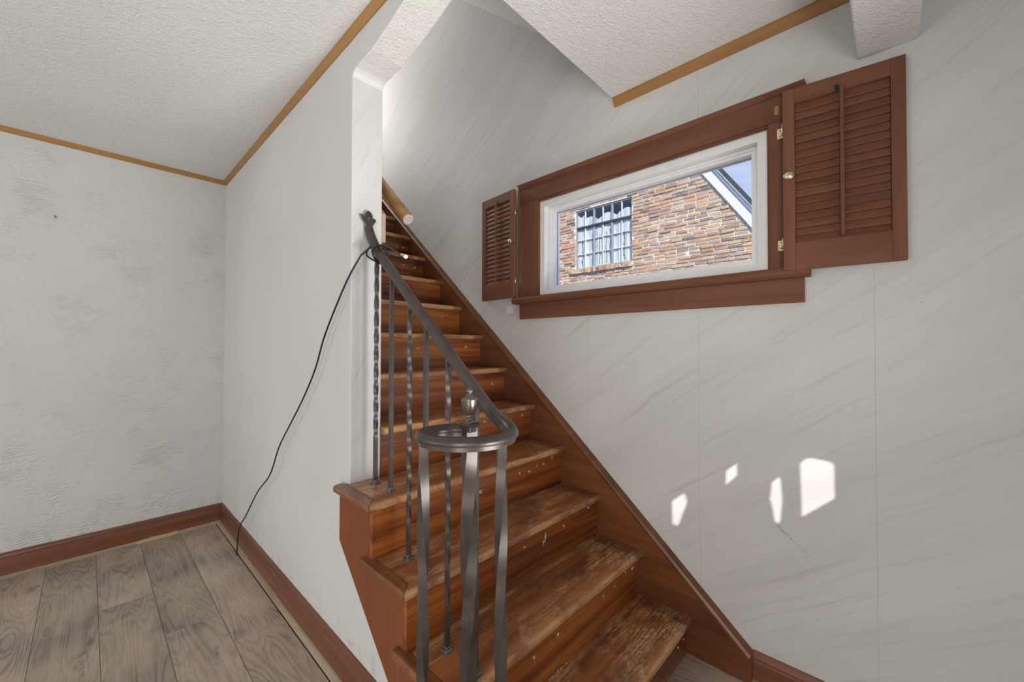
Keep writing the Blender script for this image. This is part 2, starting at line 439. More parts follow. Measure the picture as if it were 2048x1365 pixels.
# ------------------------------------------------------------------ structure
fl = empty('floor'); tag(fl, 'grey-brown laminate plank floor of the room beside the stairs', 'floor', kind='structure')
box('subfloor', XW, W, YB, YC, -.10, ZF - .009, M['sub'], fl)
plank_edges = [-.040 - .1905 * i for i in range(22)]
def plank_mesh(wd, ln):
    g = .0007
    o = mesh('plank', bv(-wd / 2 + g, wd / 2 - g, -ln / 2 + g, ln / 2 - g, -.009, 0), BF, M['lam'], bevel=.001, segs=1)
    me = o.data; bpy.data.objects.remove(o); return me
cache = {}
def plank(x0, x1, y0, y1):
    k = (round(x1 - x0, 3), round(y1 - y0, 3))
    if k not in cache: cache[k] = plank_mesh(*k)
    o = bpy.data.objects.new('plank', cache[k]); COL.objects.link(o); o.parent = fl
    m = o.modifiers.new('bevel', 'BEVEL'); m.width = .001; m.segments = 1
    o.location = ((x0 + x1) / 2, (y0 + y1) / 2, ZF + random.uniform(-.0006, .0006))
joints = {0: .942, 1: 1.195, 2: 1.615, 3: .72, 4: 2.13, 5: 1.4, 6: 1.0}
for i in range(len(plank_edges) - 1):
    x1, x0 = plank_edges[i], plank_edges[i + 1]
    if x0 < XW: break
    j = joints.get(i, random.uniform(.6, 2.0))
    ys = [YC - .012]
    y = j
    while y > YB + .1: ys.append(y); y -= 1.22
    ys.append(YB)
    for a, b in zip(ys[1:], ys[:-1]):
        if b - a > .03: plank(x0, x1, a, b)
# in front of the stairs the same boards run on to the right-hand wall
for i in range(6):
    x0, x1 = -.040 + .1905 * i, min(-.040 + .1905 * (i + 1), W)
    if x1 - x0 < .02: continue
    j = [-1.2, -.9, -1.5, -1.05, -1.7, -.98][i]
    plank(x0, x1, j, -.4365); plank(x0, x1, YB, j)

# left room ceiling, ceiling over the stair foot, sloping stairwell ceiling
o = box('ceiling', XW, 0, YB - .1, YC + .1, ZC, ZC + .06, M['stipple']); tag(o, 'off-white stippled ceiling of the room on the left', 'ceiling', kind='structure')
o = box('ceiling_stair_foot', 0, W, YB - .1, YE, ZC, ZC + .16, M['stipple2']); tag(o, 'white stippled ceiling piece ending above the stair foot', 'ceiling', kind='structure')
s0 = 2.58
slope = .882
o = prism('ceiling_sloped', [(YE - .02, s0 - .018), (YU, s0 + slope * (YU - YE)), (YU, s0 + slope * (YU - YE) + .08), (YE - .02, s0 + .08)], 'X', -.05, W + .05, M['paper'])
tag(o, 'papered sloping ceiling high over the staircase', 'ceiling', kind='structure')

# right wall with the window opening
WY0, WY1, WZ0, WZ1 = -.7265, .3475, 1.531, 2.052
V = []; F = []
def quadwall(parts): return merge([(bv(*p), BF) for p in parts])
ztop = 6.0
V, F = quadwall([(W, W + .16, YB, WY0, -.1, ztop), (W, W + .16, WY1, YU, -.1, ztop), (W, W + .16, WY0, WY1, -.1, WZ0), (W, W + .16, WY0, WY1, WZ1, ztop)])
o = mesh('wall_right', V, F, M['paper']); tag(o, 'right wall in grey veined marble-look wallpaper around the window', 'wall', kind='structure')
wr_ = o
mesh('torn_paper_patch', [(W - .0006, .604, 1.496), (W - .0006, .546, 1.498), (W - .0006, .542, 1.456), (W - .0006, .590, 1.452)], [(0, 1, 2, 3)], m_simple('bare_wall_paper_tear', (.78, .77, .74), .9), wr_)
D_ = []
ck = [(-.745, .628), (-.761, .612), (-.777, .602), (-.795, .585), (-.816, .567), (-.840, .551)]
for (y0_, z0_), (y1_, z1_) in zip(ck[:-1], ck[1:]):
    for f in (0, .35, .7):
        ya, za = y0_ + (y1_ - y0_) * f, z0_ + (z1_ - z0_) * f
        k_ = random.uniform(.0012, .0028)
        D_.append(([(W - .0005, ya + k_, za), (W - .0005, ya, za + k_ * 1.4), (W - .0005, ya - k_ * 2, za - k_ * .5), (W - .0005, ya - k_ * .6, za - k_ * 1.8)], [(0, 1, 2, 3)]))
V, F = merge(D_); mesh('paper_crack', V, F, m_simple('crack_dark', (.36, .35, .33), .9), wr_)
# far wall of the left room
o = box('wall_far', XW, 0, YC, YC + .1, -.1, 2.6, M['swirl']); tag(o, 'off-white far wall with swirled trowel texture', 'wall', kind='structure')
nail = empty('wall_nail', (-.794, YC, 1.988)); tag(nail, 'tiny bent nail stub in the swirled far wall', 'nail')
tube('nail_shank', [(0, .006, 0), (0, -.008, .001), (.001, -.014, -.004), (.001, -.016, -.011)], .0022, M['shoe_metal'], nail, 6)
mesh('plaster_chip', [(-.008, -.001, -.012), (.006, -.001, -.013), (.009, -.001, .006), (-.002, -.001, .013), (-.009, -.001, .004), (0, -.003, 0)],
     [(0, 1, 5), (1, 2, 5), (2, 3, 5), (3, 4, 5), (4, 0, 5), (4, 3, 2, 1, 0)], M['dust'], nail)
# stair partition: jamb, arched header and upper part
poly = [(YC + .1, -.1), (-.20, -.1), (-.148, .037), (YJ, .527), (YJ, 2.258), (.383, 2.272), (.365, 2.279), (.25, 2.285), (.13, 2.309), (.02, 2.339), (-.045, 2.360), (-.2, 2.395), (-.32, 2.412),
        (-.32, 2.5), (YE, 2.5), (YE, s0 - .001), (YU, s0 - .001 + slope * (YU - YE)), (YU, 2.7), (YC + .1, 2.7)]
o = prism('wall_stair', poly, 'X', 0, T, [M['smooth'], M['paper'], M['stipple2']])
for p in o.data.polygons:
    if p.normal.x > .5: p.material_index = 1
    elif p.normal.y < -.9 and p.center.z < 2.27 and p.center.z > .6: p.material_index = 1
    elif p.normal.z < -.05 and p.center.z > 2.2: p.material_index = 2
bev(o, .004, 2)
tag(o, 'off-white partition wall beside the stairs with jamb and arched header', 'wall', kind='structure')
# beam over the wide opening
o = box('beam', XW, W, -1.112, -.970, 2.182, 2.5, M['stipple'], bevel=.006); tag(o, 'white stippled ceiling beam end above the right shutter', 'beam', kind='structure')
o = box('wall_left', XW - .1, XW, YB, YC, -.1, 2.6, M['smooth']); tag(o, 'plain off-white wall at the left end of the room', 'wall', kind='structure')
o = box('wall_upstairs', T, W, YU, YU + .1, 2.4, ztop, M['paper']); tag(o, 'papered wall at the head of the stairs', 'wall', kind='structure')
o = box('landing', T, W, yk(14) + NOVER + .02, YU, 2.56, 2.66, M['tread']); tag(o, 'wooden landing at the top of the stairs', 'landing', kind='structure')

# near wall behind the camera: added door leaf, its holes shaped to cast the sun patches
sun_patches = [ # polygons on the right wall (y, z)
    [(-.780, .668), (-.776, .86), (-.790, .878), (-.812, .886), (-.865, .882), (-.879, .875), (-.880, .765)],
    [(-.542, .733), (-.543, .785), (-.580, .822), (-.591, .828), (-.592, .776), (-.556, .735)],
    [(-.700, .643), (-.715, .633), (-.728, .641), (-.735, .72), (-.730, .795), (-.722, .808), (-.692, .776), (-.690, .74), (-.685, .715), (-.692, .70)],
    [(-.337, .520), (-.372, .522), (-.408, .628), (-.400, .655), (-.380, .668), (-.350, .650), (-.334, .610)],
]
K = .9
DX0, DX1, DZ1 = -1.02, -.08, 2.235
holes = [[(W - (y - YB), z + K * (y - YB)) for y, z in p] for p in sun_patches]
V, F = quadwall([(XW, DX0, YB - .12, YB, -.1, 2.6), (DX1, W + .16, YB - .12, YB, -.1, 2.6), (DX0, DX1, YB - .12, YB, DZ1, 2.6)])
o = mesh('wall_near', V, F, M['smooth']); tag(o, 'off-white wall behind the viewer holding the added door leaf', 'wall', kind='structure')
door = empty('sun_mask_door', (0, 0, 0)); tag(door, 'unseen dark door leaf added behind the viewer, holes cut to cast the sun patches', 'door', kind='structure')
bm = bmesh.new(); edges = []
for loop in [[(DX0, ZF), (DX1, ZF), (DX1, DZ1), (DX0, DZ1)]] + holes:
    vs_ = [bm.verts.new((x, YB - .03, z)) for x, z in loop]
    for i in range(len(vs_)): edges.append(bm.edges.new((vs_[i], vs_[(i + 1) % len(vs_)])))
bmesh.ops.triangle_fill(bm, edges=edges, use_beauty=True)
me = bpy.data.meshes.new('sun_mask_leaf'); bm.to_mesh(me); bm.free()
o = link('sun_mask_leaf', me, M['doorwood'], door)
sm = o.modifiers.new('thickness', 'SOLIDIFY'); sm.thickness = .012; sm.offset = 0
for h in holes:
    xs_ = [p[0] for p in h]; zs_ = [p[1] for p in h]
    frame_mesh_pts = [(min(xs_) - .01, max(xs_) + .01, min(zs_) - .01, max(zs_) + .01)]
    g = frame_mesh_pts[0]
    mesh('sun_hole_glass', [(g[0], YB - .045, g[2]), (g[1], YB - .045, g[2]), (g[1], YB - .045, g[3]), (g[0], YB - .045, g[3])], [(0, 1, 2, 3)], M['glass'], door)

def window_prop(name, label, c, wd, ht, normal):  # unseen window prop added behind a fill lamp; the wall stays closed
    root = empty(name); tag(root, label, 'window', kind='structure')
    n = Vector(normal); s = Vector((-n.y, n.x, 0))
    def bx(nm, a0, a1, z0, z1, d0, d1, m):
        pts = [Vector(c) + s * a + n * d + Vector((0, 0, z)) for a in (a0, a1) for d in (d0, d1) for z in (z0, z1)]
        mesh(nm, pts, BF, m, root)
    h, k = wd / 2, ht / 2
    bx('casing', -h - .1, -h, -k - .1, k + .1, 0, .02, M['trimZ']); bx('casing', h, h + .1, -k - .1, k + .1, 0, .02, M['trimZ'])
    bx('casing', -h, h, k, k + .1, 0, .02, M['trimY']); bx('sill', -h - .05, h + .05, -k - .08, -k, 0, .03, M['trimY'])
    pts = []; fc = []
    N = 40
    for i in range(N + 1):
        a = -h + wd * i / N; d = .012 + .008 * math.sin(i * 1.9)
        pts += [Vector(c) + s * a + n * d + Vector((0, 0, -k)), Vector(c) + s * a + n * d + Vector((0, 0, k))]
        if i: fc.append((2 * i - 2, 2 * i, 2 * i + 1, 2 * i - 1))
    mesh('prop_curtain', pts, fc, M['curtain'], root, smooth=True)
window_prop('window_prop_2', 'curtained window prop added for the fill lamp on the wall behind the viewer', (-2.05, YB, .92), 1.8, 1.6, (0, 1, 0))
window_prop('window_prop_3', 'curtained window prop added for the fill lamp on the left end wall', (XW, 1.0, 1.20), 2.1, 1.5, (1, 0, 0))
window_prop('window_prop_5', 'low curtained window prop added for a fill lamp behind the viewer', (.32, YB, .75), .8, 1.1, (0, 1, 0))
window_prop('window_prop_4', 'small curtained window prop added for a fill lamp at the head of the stairs', (.55, YU, 3.75), .7, .7, (0, -1, 0))

# ------------------------------------------------------------------ crown trim and baseboards
CB = 2.396
def crown_prof(a, hgt=.026, dep=.020):  # offset from wall (positive = into room), height below ceiling
    return [(0, -hgt), (.004, -hgt), (.008, -hgt * .8), (dep * .8, -hgt * .35), (dep, -.004), (dep, 0), (0, 0)]
prof = crown_prof(0)
def crown(name, label, along, wall, sign, a0, a1, m, zc=ZC, sc=1.0):
    if along == 'Y': pl = [(wall + sign * a * sc, zc + b * sc) for a, b in prof]; o = prism(name, pl, 'Y', a0, a1, m)
    else: pl = [(wall + sign * a * sc, zc + b * sc) for a, b in prof]; o = prism(name, pl, 'X', a0, a1, m)
    return tag(o, label, 'moulding', kind='structure')
crown('trim_1', 'thin honey-oak crown strip along the top of the swirled far wall', 'X', YC, -1, XW, 0, M['oakX'])
crown('trim_2', 'honey-oak crown strip running over the stair partition to the corner', 'Y', 0, -1, YB, YC - .004, M['oakY'])
crown('trim_3', 'short honey-oak crown strip above the window, cut off at the stairwell', 'Y', W, -1, -.97, YE, M['oakY'], ZC, 1.35)
def baseboard(name, label, along, wall, sign, a0, a1, top, m, ms, shoe=True):
    root = empty(name); tag(root, label, 'baseboard', kind='structure')
    pl = [(0, ZF), (.018, ZF), (.018, top - .030), (.0155, top - .026), (.017, top - .02), (.013, top - .008), (.006, top), (0, top)]
    poly = [(wall + sign * a, z) for a, z in pl]
    prism('board', poly, along, a0, a1, m, root)
    if shoe:
        q = [(.018, ZF)] + [(.018 + .019 * math.cos(t), ZF + .019 * math.sin(t)) for t in [i * math.pi / 10 for i in range(6)]]
        V, F = prism_data([(wall + sign * a, z) for a, z in q], along, a0, a1)
        mesh('shoe_moulding', V, F, ms, root, smooth=False)
    return root
r_ = baseboard('baseboard_far', 'red-brown baseboard along the swirled far wall', 'X', YC, -1, XW, -.018, .17, M['baseX'], M['shoeX'], False)
prism('shoe_moulding', [(YC - .018, ZF), (YC - .027, ZF), (YC - .026, ZF + .009), (YC - .018, ZF + .016)], 'X', XW, -.018, M['shoeX'], r_)
V = [(-.437, YC - .0275, ZF + .001), (-.245, YC - .0275, ZF + .002), (-.245, YC - .0275, ZF + .022), (-.29, YC - .0275, ZF + .019), (-.36, YC - .0275, ZF + .022), (-.437, YC - .0275, ZF + .016)]
mesh('bare_wood_patch', V + [(x, YC - .018, z) for x, y, z in V], [(0, 1, 2, 3, 4, 5), (11, 10, 9, 8, 7, 6)] + [(i, (i + 1) % 6, (i + 1) % 6 + 6, i + 6) for i in range(6)],
     m_wood('bare_pine', (.38, .27, .13), (.55, .42, .23), (.64, .52, .32), 'X', .8), r_)
baseboard('baseboard_stair', 'red-brown baseboard under the stair partition with pale shoe moulding', 'Y', 0, -1, -.13, YC - .001, .17, M['base'], M['shoe'])
baseboard('baseboard_right', 'red-brown baseboard on the right wall past the stair foot', 'Y', W, -1, YB, -.667, .155, M['base'], M['shoe'])

# ------------------------------------------------------------------ staircase
st = empty('staircase', (0, 0, 0)); tag(st, 'steep red-brown wooden staircase with worn open-sided lower treads', 'staircase')
def nosed(name, poly, top, mat, parent, pred, th=.027):
    # polygon in plan with a rounded nosing all round
    V, F = prism_data(poly, 'Z', top - th, top)
    o = mesh(name, V, F, mat, parent)
    return nose(o, pred)
def nose(o, pred):
    b = bmesh.new(); b.from_mesh(o.data)
    bmesh.ops.bevel(b, geom=[e for e in b.edges if abs(e.verts[0].co.z - e.verts[1].co.z) < 1e-5 and all(pred(v.co) for v in e.verts)], offset=.0095, segments=3, profile=.5, affect='EDGES')
    b.to_mesh(o.data); b.free(); return o
for k in range(1, NS):
    y, z = yk(k), k * RI
    yb = yk(k + 1) + NOVER + .012
    left = T if k >= 5 else -.008
    if k == 1:
        pts = [(XS, y), (-.10, y)]
        pts += [(-.10 - .12 * math.sin(a), y + .12 - .12 * math.cos(a)) for a in [i * math.pi / 10 for i in range(1, 11)]]
        pts += [(-.005, y + .24), (-.005, yb), (XS, yb)]
        nosed('tread', pts, z, M['tread'], st, lambda c: c.x < -.05 or c.y < y + .001)
    elif k <= 4:
        nosed('tread', [(XS, y), (XL + .0006, y), (left, y + .040), (left, min(yb, YJ - .001)), (XS, min(yb, YJ + .02))] if k == 4 else
              [(XS, y), (XL + .0006, y), (left, y + .040), (left, yb), (XS, yb)], z, M['tread'], st, lambda c: c.y < y + .001)
        yr = {2: .017, 3: .223, 4: .420}[k]
        V, F = prism_data([(XL, y + .0015), (left - .0018, y + .0405), (left - .0018, yr), (XL, yr)], 'Z', z - .027, z)
        nose(mesh('return_nosing', V, F, M['tread_y'] if 'tread_y' in M else M.setdefault('tread_y', m_wood('worn_return_wood', (.10, .030, .010), (.225, .075, .021), (.33, .13, .042), 'Y', .36, ((.50, .33, .17), .5), 1.0, .25)), st), lambda c: c.x < XL + .001)
    else:
        nosed('tread', [(XS, y), (left, y), (left, yb), (XS, yb)], z, M['tread'], st, lambda c: c.y < y + .001)
# risers, each with the tufts and staples left from a pulled-up carpet
tufts = {1: [(.968, .108), (.913, .106)], 2: [(.423, .306), (.711, .304), (.795, .304), (.885, .325), (.945, .316), (.30, .30)],
         3: [(.484, .502), (.736, .502), (.926, .522), (.35, .51), (.60, .48)], 4: [(.445, .669), (.684, .69), (.749, .684), (.805, .701), (.854, .699), (.919, .714)],
         5: [(.657, .899), (.841, .882), (.929, .898)], 6: [(.903, 1.053), (.70, 1.07)], 7: [(.88, 1.26), (.55, 1.25)], 8: [(.86, 1.45), (.93, 1.36)], 9: [(.6, 1.63)], 10: [(.839, 1.826), (.927, 1.821)],
         11: [(.902, 1.997), (.957, 2.005)]}
def tuft_data(x, y, z, s):
    V = []; n = 7
    for i in range(n):
        a = 2 * math.pi * i / n; r = s * random.uniform(.55, 1.25)
        V.append((x + r * math.cos(a), y, z + r * math.sin(a) * random.uniform(.8, 1.3)))
    V.append((x + random.uniform(-.3, .3) * s, y - s * random.uniform(.5, 1.0), z + random.uniform(-.3, .3) * s))
    F = [(i, (i + 1) % n, n) for i in range(n)] + [tuple(range(n - 1, -1, -1))]
    for _ in range(3):  # loose threads
        a = random.uniform(0, 6.28); L = s * random.uniform(1.2, 2.6); b = len(V)
        dx, dz = math.cos(a), math.sin(a); px, pz = -dz * s * .12, dx * s * .12
        V += [(x - px, y - .0005, z - pz), (x + px, y - .0005, z + pz), (x + dx * L + px, y - s * .7, z + dz * L + pz), (x + dx * L - px, y - s * .7, z + dz * L - pz)]
        F += [(b, b + 1, b + 2, b + 3)]
    return V, F
for k in range(1, NS + 1):
    yf = yk(k) + NOVER
    z0, z1 = (k - 1) * RI, k * RI - .027
    if k == 1: z0 = ZF
    x0 = T if k >= 5 else (-.0215 if k > 1 else -.005)
    if k == 1:
        pts = [(XS, yf), (-.10, yf)] + [(-.10 - .095 * math.sin(a), yf + .095 - .095 * math.cos(a)) for a in [i * math.pi / 10 for i in range(1, 11)]] + [(-.005, yf + .19), (-.005, yf + .015), (XS, yf + .015)]
        ri = prism('riser', [(x, y) for x, y in pts], 'Z', z0, z1, M['riser'], st)
    else:
        ri = box('riser', x0, XS, yf, yf + .016, z0, z1, M['riser'], st)
    if k in tufts:
        D = [tuft_data(x, yf, z, random.uniform(.0042, .0068)) for x, z in tufts[k]]
        V, F = merge(D); t_ = mesh('carpet_tufts', V, F, M['dust'], ri, fix=False); t_['kind'] = 'stuff'
    # lint lying in the corner of the tread behind
    D = []
    for _ in range({3: 16, 4: 14, 5: 14, 6: 18, 7: 10}.get(k, 6) if k < 9 else 0):
        x = random.choice([random.uniform(.93, .99), random.uniform(.15, .95), random.uniform(.15, .35)])
        D.append(tuft_data(x, yf - .006 - random.random() * .012, (k - 1) * RI + .0025 if k > 1 else ZF + .002, random.uniform(.0008, .0024)))
    if D:
        V, F = merge(D); t_ = mesh('lint', V, F, M['dust'], ri, fix=False); t_['kind'] = 'stuff'
# a torn strip of carpet backing left at the foot of the second riser
D = []
for i in range(9):
    D.append(tuft_data(.30 + i * .022 + random.uniform(-.006, .006), yk(2) + NOVER - .007, RI + .006, random.uniform(.004, .007)))
V, F = merge(D); o = mesh('carpet_backing_scrap', V, F, m_simple('grey_brown_jute', (.33, .25, .17), .95, 0, .1, (200, .4)), st, fix=False); o['kind'] = 'stuff'
# crumbs on the treads
D = []
for k in range(1, 8):
    for _ in range(9):
        D.append(tuft_data(random.uniform(.2, .97), yk(k) + random.uniform(.02, .2), k * RI + .0015, random.uniform(.0006, .002)))
V, F = merge(D); o = mesh('tread_crumbs', V, F, M['dust'], st, fix=False); o['kind'] = 'stuff'
# scrape on third riser
mesh('paint_scrape', [(.606, yk(3) + NOVER - .0004, .478), (.610, yk(3) + NOVER - .0004, .474), (.618, yk(3) + NOVER - .0004, .50), (.614, yk(3) + NOVER - .0004, .518), (.609, yk(3) + NOVER - .0004, .505)], [(0, 1, 2, 3, 4)], M['dust'], st)

# outer stringer (cut string) on the open side
YA = .424; NR = NOVER + .017
poly = [(YA, .733), (YA, .556), (-.150, ZF), (yk(1) + .27, ZF)]
poly = [(YA, .733), (YA, .556), (-.148, ZF), (-.30, ZF), (-.30, RI - .001), (yk(2) + NR, RI - .001), (yk(2) + NR, 2 * RI - .027), (yk(3) + NR, 2 * RI - .027), (yk(3) + NR, 3 * RI - .027),
        (yk(4) + NR, 3 * RI - .027), (yk(4) + NR, 4 * RI - .027)]
V, F = prism_data(poly, 'X', -.021, -.0005)
mesh('outer_stringer', V, F, M['side'], st)
# wall stringer with its moulded cap
def ztop_s(y): return .598 + .876 * (y + .152)
pl = [(-.668, ZF), (-.668, .128), (YU - .9, ztop_s(YU - .9) - .014), (YU - .9, 2.0), (.6, .3)]
pl = [(-.668, ZF), (-.668, ztop_s(-.668) - .004), (2.45, ztop_s(2.45) - .004), (2.45, 2.1), (1.0, .75), (-.1, ZF)]
prism('wall_stringer', pl, 'X', XS - .0005, W - .001, M['skirt'], st)
dirn = Vector((0, 1, .876)).normalized(); nrm = Vector((0, -dirn.z, dirn.y))
a_, b_ = Vector((0, -.668, ztop_s(-.668))), Vector((0, 2.45, ztop_s(2.45)))
cp = [(XS - .006, -.022), (XS - .007, -.012), (XS - .002, -.003), (XS + .006, 0), (W - .001, .002), (W - .001, -.022)]
V = [(x, a_.y + nrm.y * h, a_.z + nrm.z * h) for x, h in cp] + [(x, b_.y + nrm.y * h, b_.z + nrm.z * h) for x, h in cp]
n = len(cp)
mesh('stringer_cap', V, [tuple(range(n)), tuple(range(2 * n - 1, n - 1, -1))] + [(i, (i + 1) % n, (i + 1) % n + n, i + n) for i in range(n)], M['skirt'], st)

# ------------------------------------------------------------------ wrought-iron railing
rl = empty('iron_railing', (0, 0, 0)); tag(rl, 'bronzed wrought-iron stair railing with twisted balusters and a curled end', 'railing')
RX = .066
def zr(y): return 1.478 + .8615 * (y - .166)
def bar(name, x, y, z0, z1, s, mat, parent, twist=0, t0=.0, t1=1.0, rot=0.0, n=70):
    V, F = [], []
    for i in range(n + 1):
        f = i / n
        tt = min(max((f - t0) / (t1 - t0), 0), 1)
        a = rot + twist * 2 * math.pi * tt
        for q in range(4):
            b = a + math.pi / 4 + q * math.pi / 2
            V.append((x + s * .7071 * math.cos(b), y + s * .7071 * math.sin(b), z0 + (z1 - z0) * f))
    for i in range(n):
        for q in range(4): F.append((i * 4 + q, i * 4 + (q + 1) % 4, i * 4 + 4 + (q + 1) % 4, i * 4 + 4 + q))
    F += [(3, 2, 1, 0), (n * 4, n * 4 + 1, n * 4 + 2, n * 4 + 3)]
    o = mesh(name, V, F, mat, parent, smooth=True)
    m = o.modifiers.new('edge', 'EDGE_SPLIT'); m.split_angle = R(40)
    return o
def shoe_at(x, y, z, s, parent):
    # stepped square collar with worn corners
    lv = [(s * 1.0, 0), (s * 1.0, s * .28), (s * .86, s * .42), (s * .66, s * .52), (s * .66, s * .80), (s * .52, s * .95)]
    V, F = [], []
    for r, h in lv:
        c = r * .35
        V += [(x + a, y + b, z + h) for a, b in ((r, r - c), (r - c, r), (-r + c, r), (-r, r - c), (-r, -r + c), (-r + c, -r), (r - c, -r), (r, -r + c))]
    for k in range(len(lv) - 1):
        for i in range(8): F.append((k * 8 + i, k * 8 + (i + 1) % 8, k * 8 + 8 + (i + 1) % 8, k * 8 + 8 + i))
    F += [tuple(range(7, -1, -1)), tuple(range((len(lv) - 1) * 8, len(lv) * 8))]
    return mesh('shoe', V, F, M['shoe_metal'], parent)
for i, (y, k) in enumerate([(.326, 4), (.219, 4), (.104, 3), (.010, 3), (-.101, 2), (-.223, 2)]):
    z0 = k * RI
    b = bar('baluster', RX, y, z0, zr(y) - .010, .0125, M['iron'], rl, -{0: 2.6, 2: 2.1, 4: 1.8}.get(i, 0), .10 if i else .2, .97)
    shoe_at(RX, y, z0, .0155, b)
# handrail: straight run, easing and curled volute
CV, RV = Vector((-.040, -.310)), .106
path = [(RX - .004, .3775, 1.712), (RX - .002, .374, 1.692), (RX, .366, 1.668), (RX, .345, 1.640), (RX, .315, zr(.315)), (RX, .20, zr(.2)), (RX, .05, zr(.05)), (RX, -.10, zr(-.1)), (RX, -.20, zr(-.2)), (RX, -.245, zr(-.245) + .001), (RX, -.275, 1.1005), (RX, -.300, 1.083)]
path = catmull(path, 4)
NV = 46
newel = Vector((-.012, -.287))
nv_a = math.atan2(newel.y - CV.y, newel.x - CV.x); nv_r = (newel - CV).length
aend = nv_a - 2 * math.pi
for i in range(1, NV + 1):
    f = i / NV; a = aend * f
    deg = -math.degrees(a)
    s = min(max((deg - 190) / (318 - 190), 0), 1)
    r = RV + (nv_r - RV) * (s * s * (3 - 2 * s)) * .92
    z = 1.056 + .020 * max(0, 1 - deg / 60) ** 2
    path.append(Vector((CV.x + r * math.cos(a), CV.y + r * math.sin(a), z)))
rp = [(-.0105, -.0165), (.0105, -.0165), (.0105, -.0075), (.0155, -.0065), (.0175, -.002), (.0172, .003), (.0140, .0085), (.0085, .0115), (.003, .0125), (-.003, .0125), (-.0085, .0115), (-.0140, .0085), (-.0172, .003), (-.0175, -.002), (-.0155, -.0065), (-.0105, -.0075)]
V, F = [], []
P = path
for i, p in enumerate(P):
    t = (P[min(i + 1, len(P) - 1)] - P[max(i - 1, 0)]); th = Vector((t.x, t.y, 0)).normalized()
    s = Vector((th.y, -th.x, 0)); t.normalize(); u = s.cross(t)
    sc = min(1, .86 + i * .02) if i < 8 else 1
    V += [p + s * a * sc + u * b * sc for a, b in rp]
n = len(rp)
for i in range(len(P) - 1):
    for j in range(n): F.append((i * n + j, i * n + (j + 1) % n, (i + 1) * n + (j + 1) % n, (i + 1) * n + j))
F += [tuple(range(n - 1, -1, -1)), tuple(range((len(P) - 1) * n, len(P) * n))]
hr = mesh('handrail', V, F, M['iron'], rl, smooth=True)
md = hr.modifiers.new('edge', 'EDGE_SPLIT'); md.split_angle = R(50)
# leaf plate fixing it to the jamb
leaf = [(.0565, 1.7690), (.048, 1.762), (.043, 1.750), (.0415, 1.7440), (.036, 1.7490), (.0265, 1.7510), (.0305, 1.738), (.037, 1.727), (.046, 1.718), (.050, 1.700), (.050, 1.684), (.076, 1.684), (.075, 1.700), (.074, 1.715), (.081, 1.725), (.0885, 1.7385), (.080, 1.7430), (.073, 1.7410), (.073, 1.750), (.069, 1.760), (.063, 1.766)]
V, F = prism_data(leaf, 'Y', .3805, .3860)
V = [(x, y - .008 + .10 * abs(x - .058) ** 1.5, z) for x, y, z in V]
lf = mesh('leaf_bracket', V, F, M['iron'], rl, bevel=.0012)
lathe('screw', [(.0001, 0), (.0042, 0), (.0042, .002), (.002, .0035), (.0001, .004)], (0, 0, 0), M['shoe_metal'], lf, 12)
sc_ = lf.children[0]; sc_.rotation_euler = (R(90), 0, 0); sc_.location = (.058, .3725, 1.741)
tube('wall_pin', [(.060, .391, 1.738), (.060, .376, 1.738)], .006, M['iron'], lf, 10)
# newel and the two posts under the curl
nw = bar('newel_post', newel.x, newel.y, RI, 1.062, .030, M['iron'], rl, .7, .05, .93, R(8), 120)
V, F = prism_data([(newel.x + a * .0178 * math.cos(R(8)) - b * .0178 * math.sin(R(8)), newel.y + a * .0178 * math.sin(R(8)) + b * .0178 * math.cos(R(8))) for a, b in ((1, 1), (-1, 1), (-1, -1), (1, -1))], 'Z', 1.052, 1.0665)
V2, F2 = prism_data([(newel.x + a * .0195 * math.cos(R(8)) - b * .0195 * math.sin(R(8)), newel.y + a * .0195 * math.sin(R(8)) + b * .0195 * math.cos(R(8))) for a, b in ((1, 1), (-1, 1), (-1, -1), (1, -1))], 'Z', 1.0665, 1.0725)
V, F = merge([(V, F), (V2, F2)]); mesh('cap_plate', V, F, M['iron'], nw, bevel=.0012)
lathe('urn_finial', [(.001, 0), (.0165, 0), (.0160, .002), (.011, .005), (.0066, .009), (.0056, .013), (.0085, .0145), (.0088, .0165), (.0075, .018), (.0095, .021), (.0145, .028), (.0175, .037), (.0192, .048), (.0198, .055), (.0202, .057), (.0202, .0595), (.0180, .0610), (.0125, .0645), (.0085, .069), (.0065, .073), (.0068, .0745), (.0085, .0755), (.0088, .079), (.0075, .083), (.004, .0862), (.0005, .087)],
      (newel.x, newel.y, 1.0725), M['urn'], nw, 28)
vd = Vector((math.sin(YAW), math.cos(YAW))); vl = Vector((math.cos(YAW), -math.sin(YAW)))
for lat, s, r0 in ((-.089, .0195, R(36)), (.084, .0205, R(40))):
    dd = -math.sqrt(RV ** 2 - lat ** 2)
    c = CV + vl * lat + vd * dd
    b = bar('volute_post', c.x, c.y, RI, 1.046, s, M['iron'], rl, -.7 if lat < 0 else .8, .05, .97, r0, 120)
    shoe_at(c.x, c.y, RI, .020, b)
shoe_at(newel.x, newel.y, RI, .026, nw)

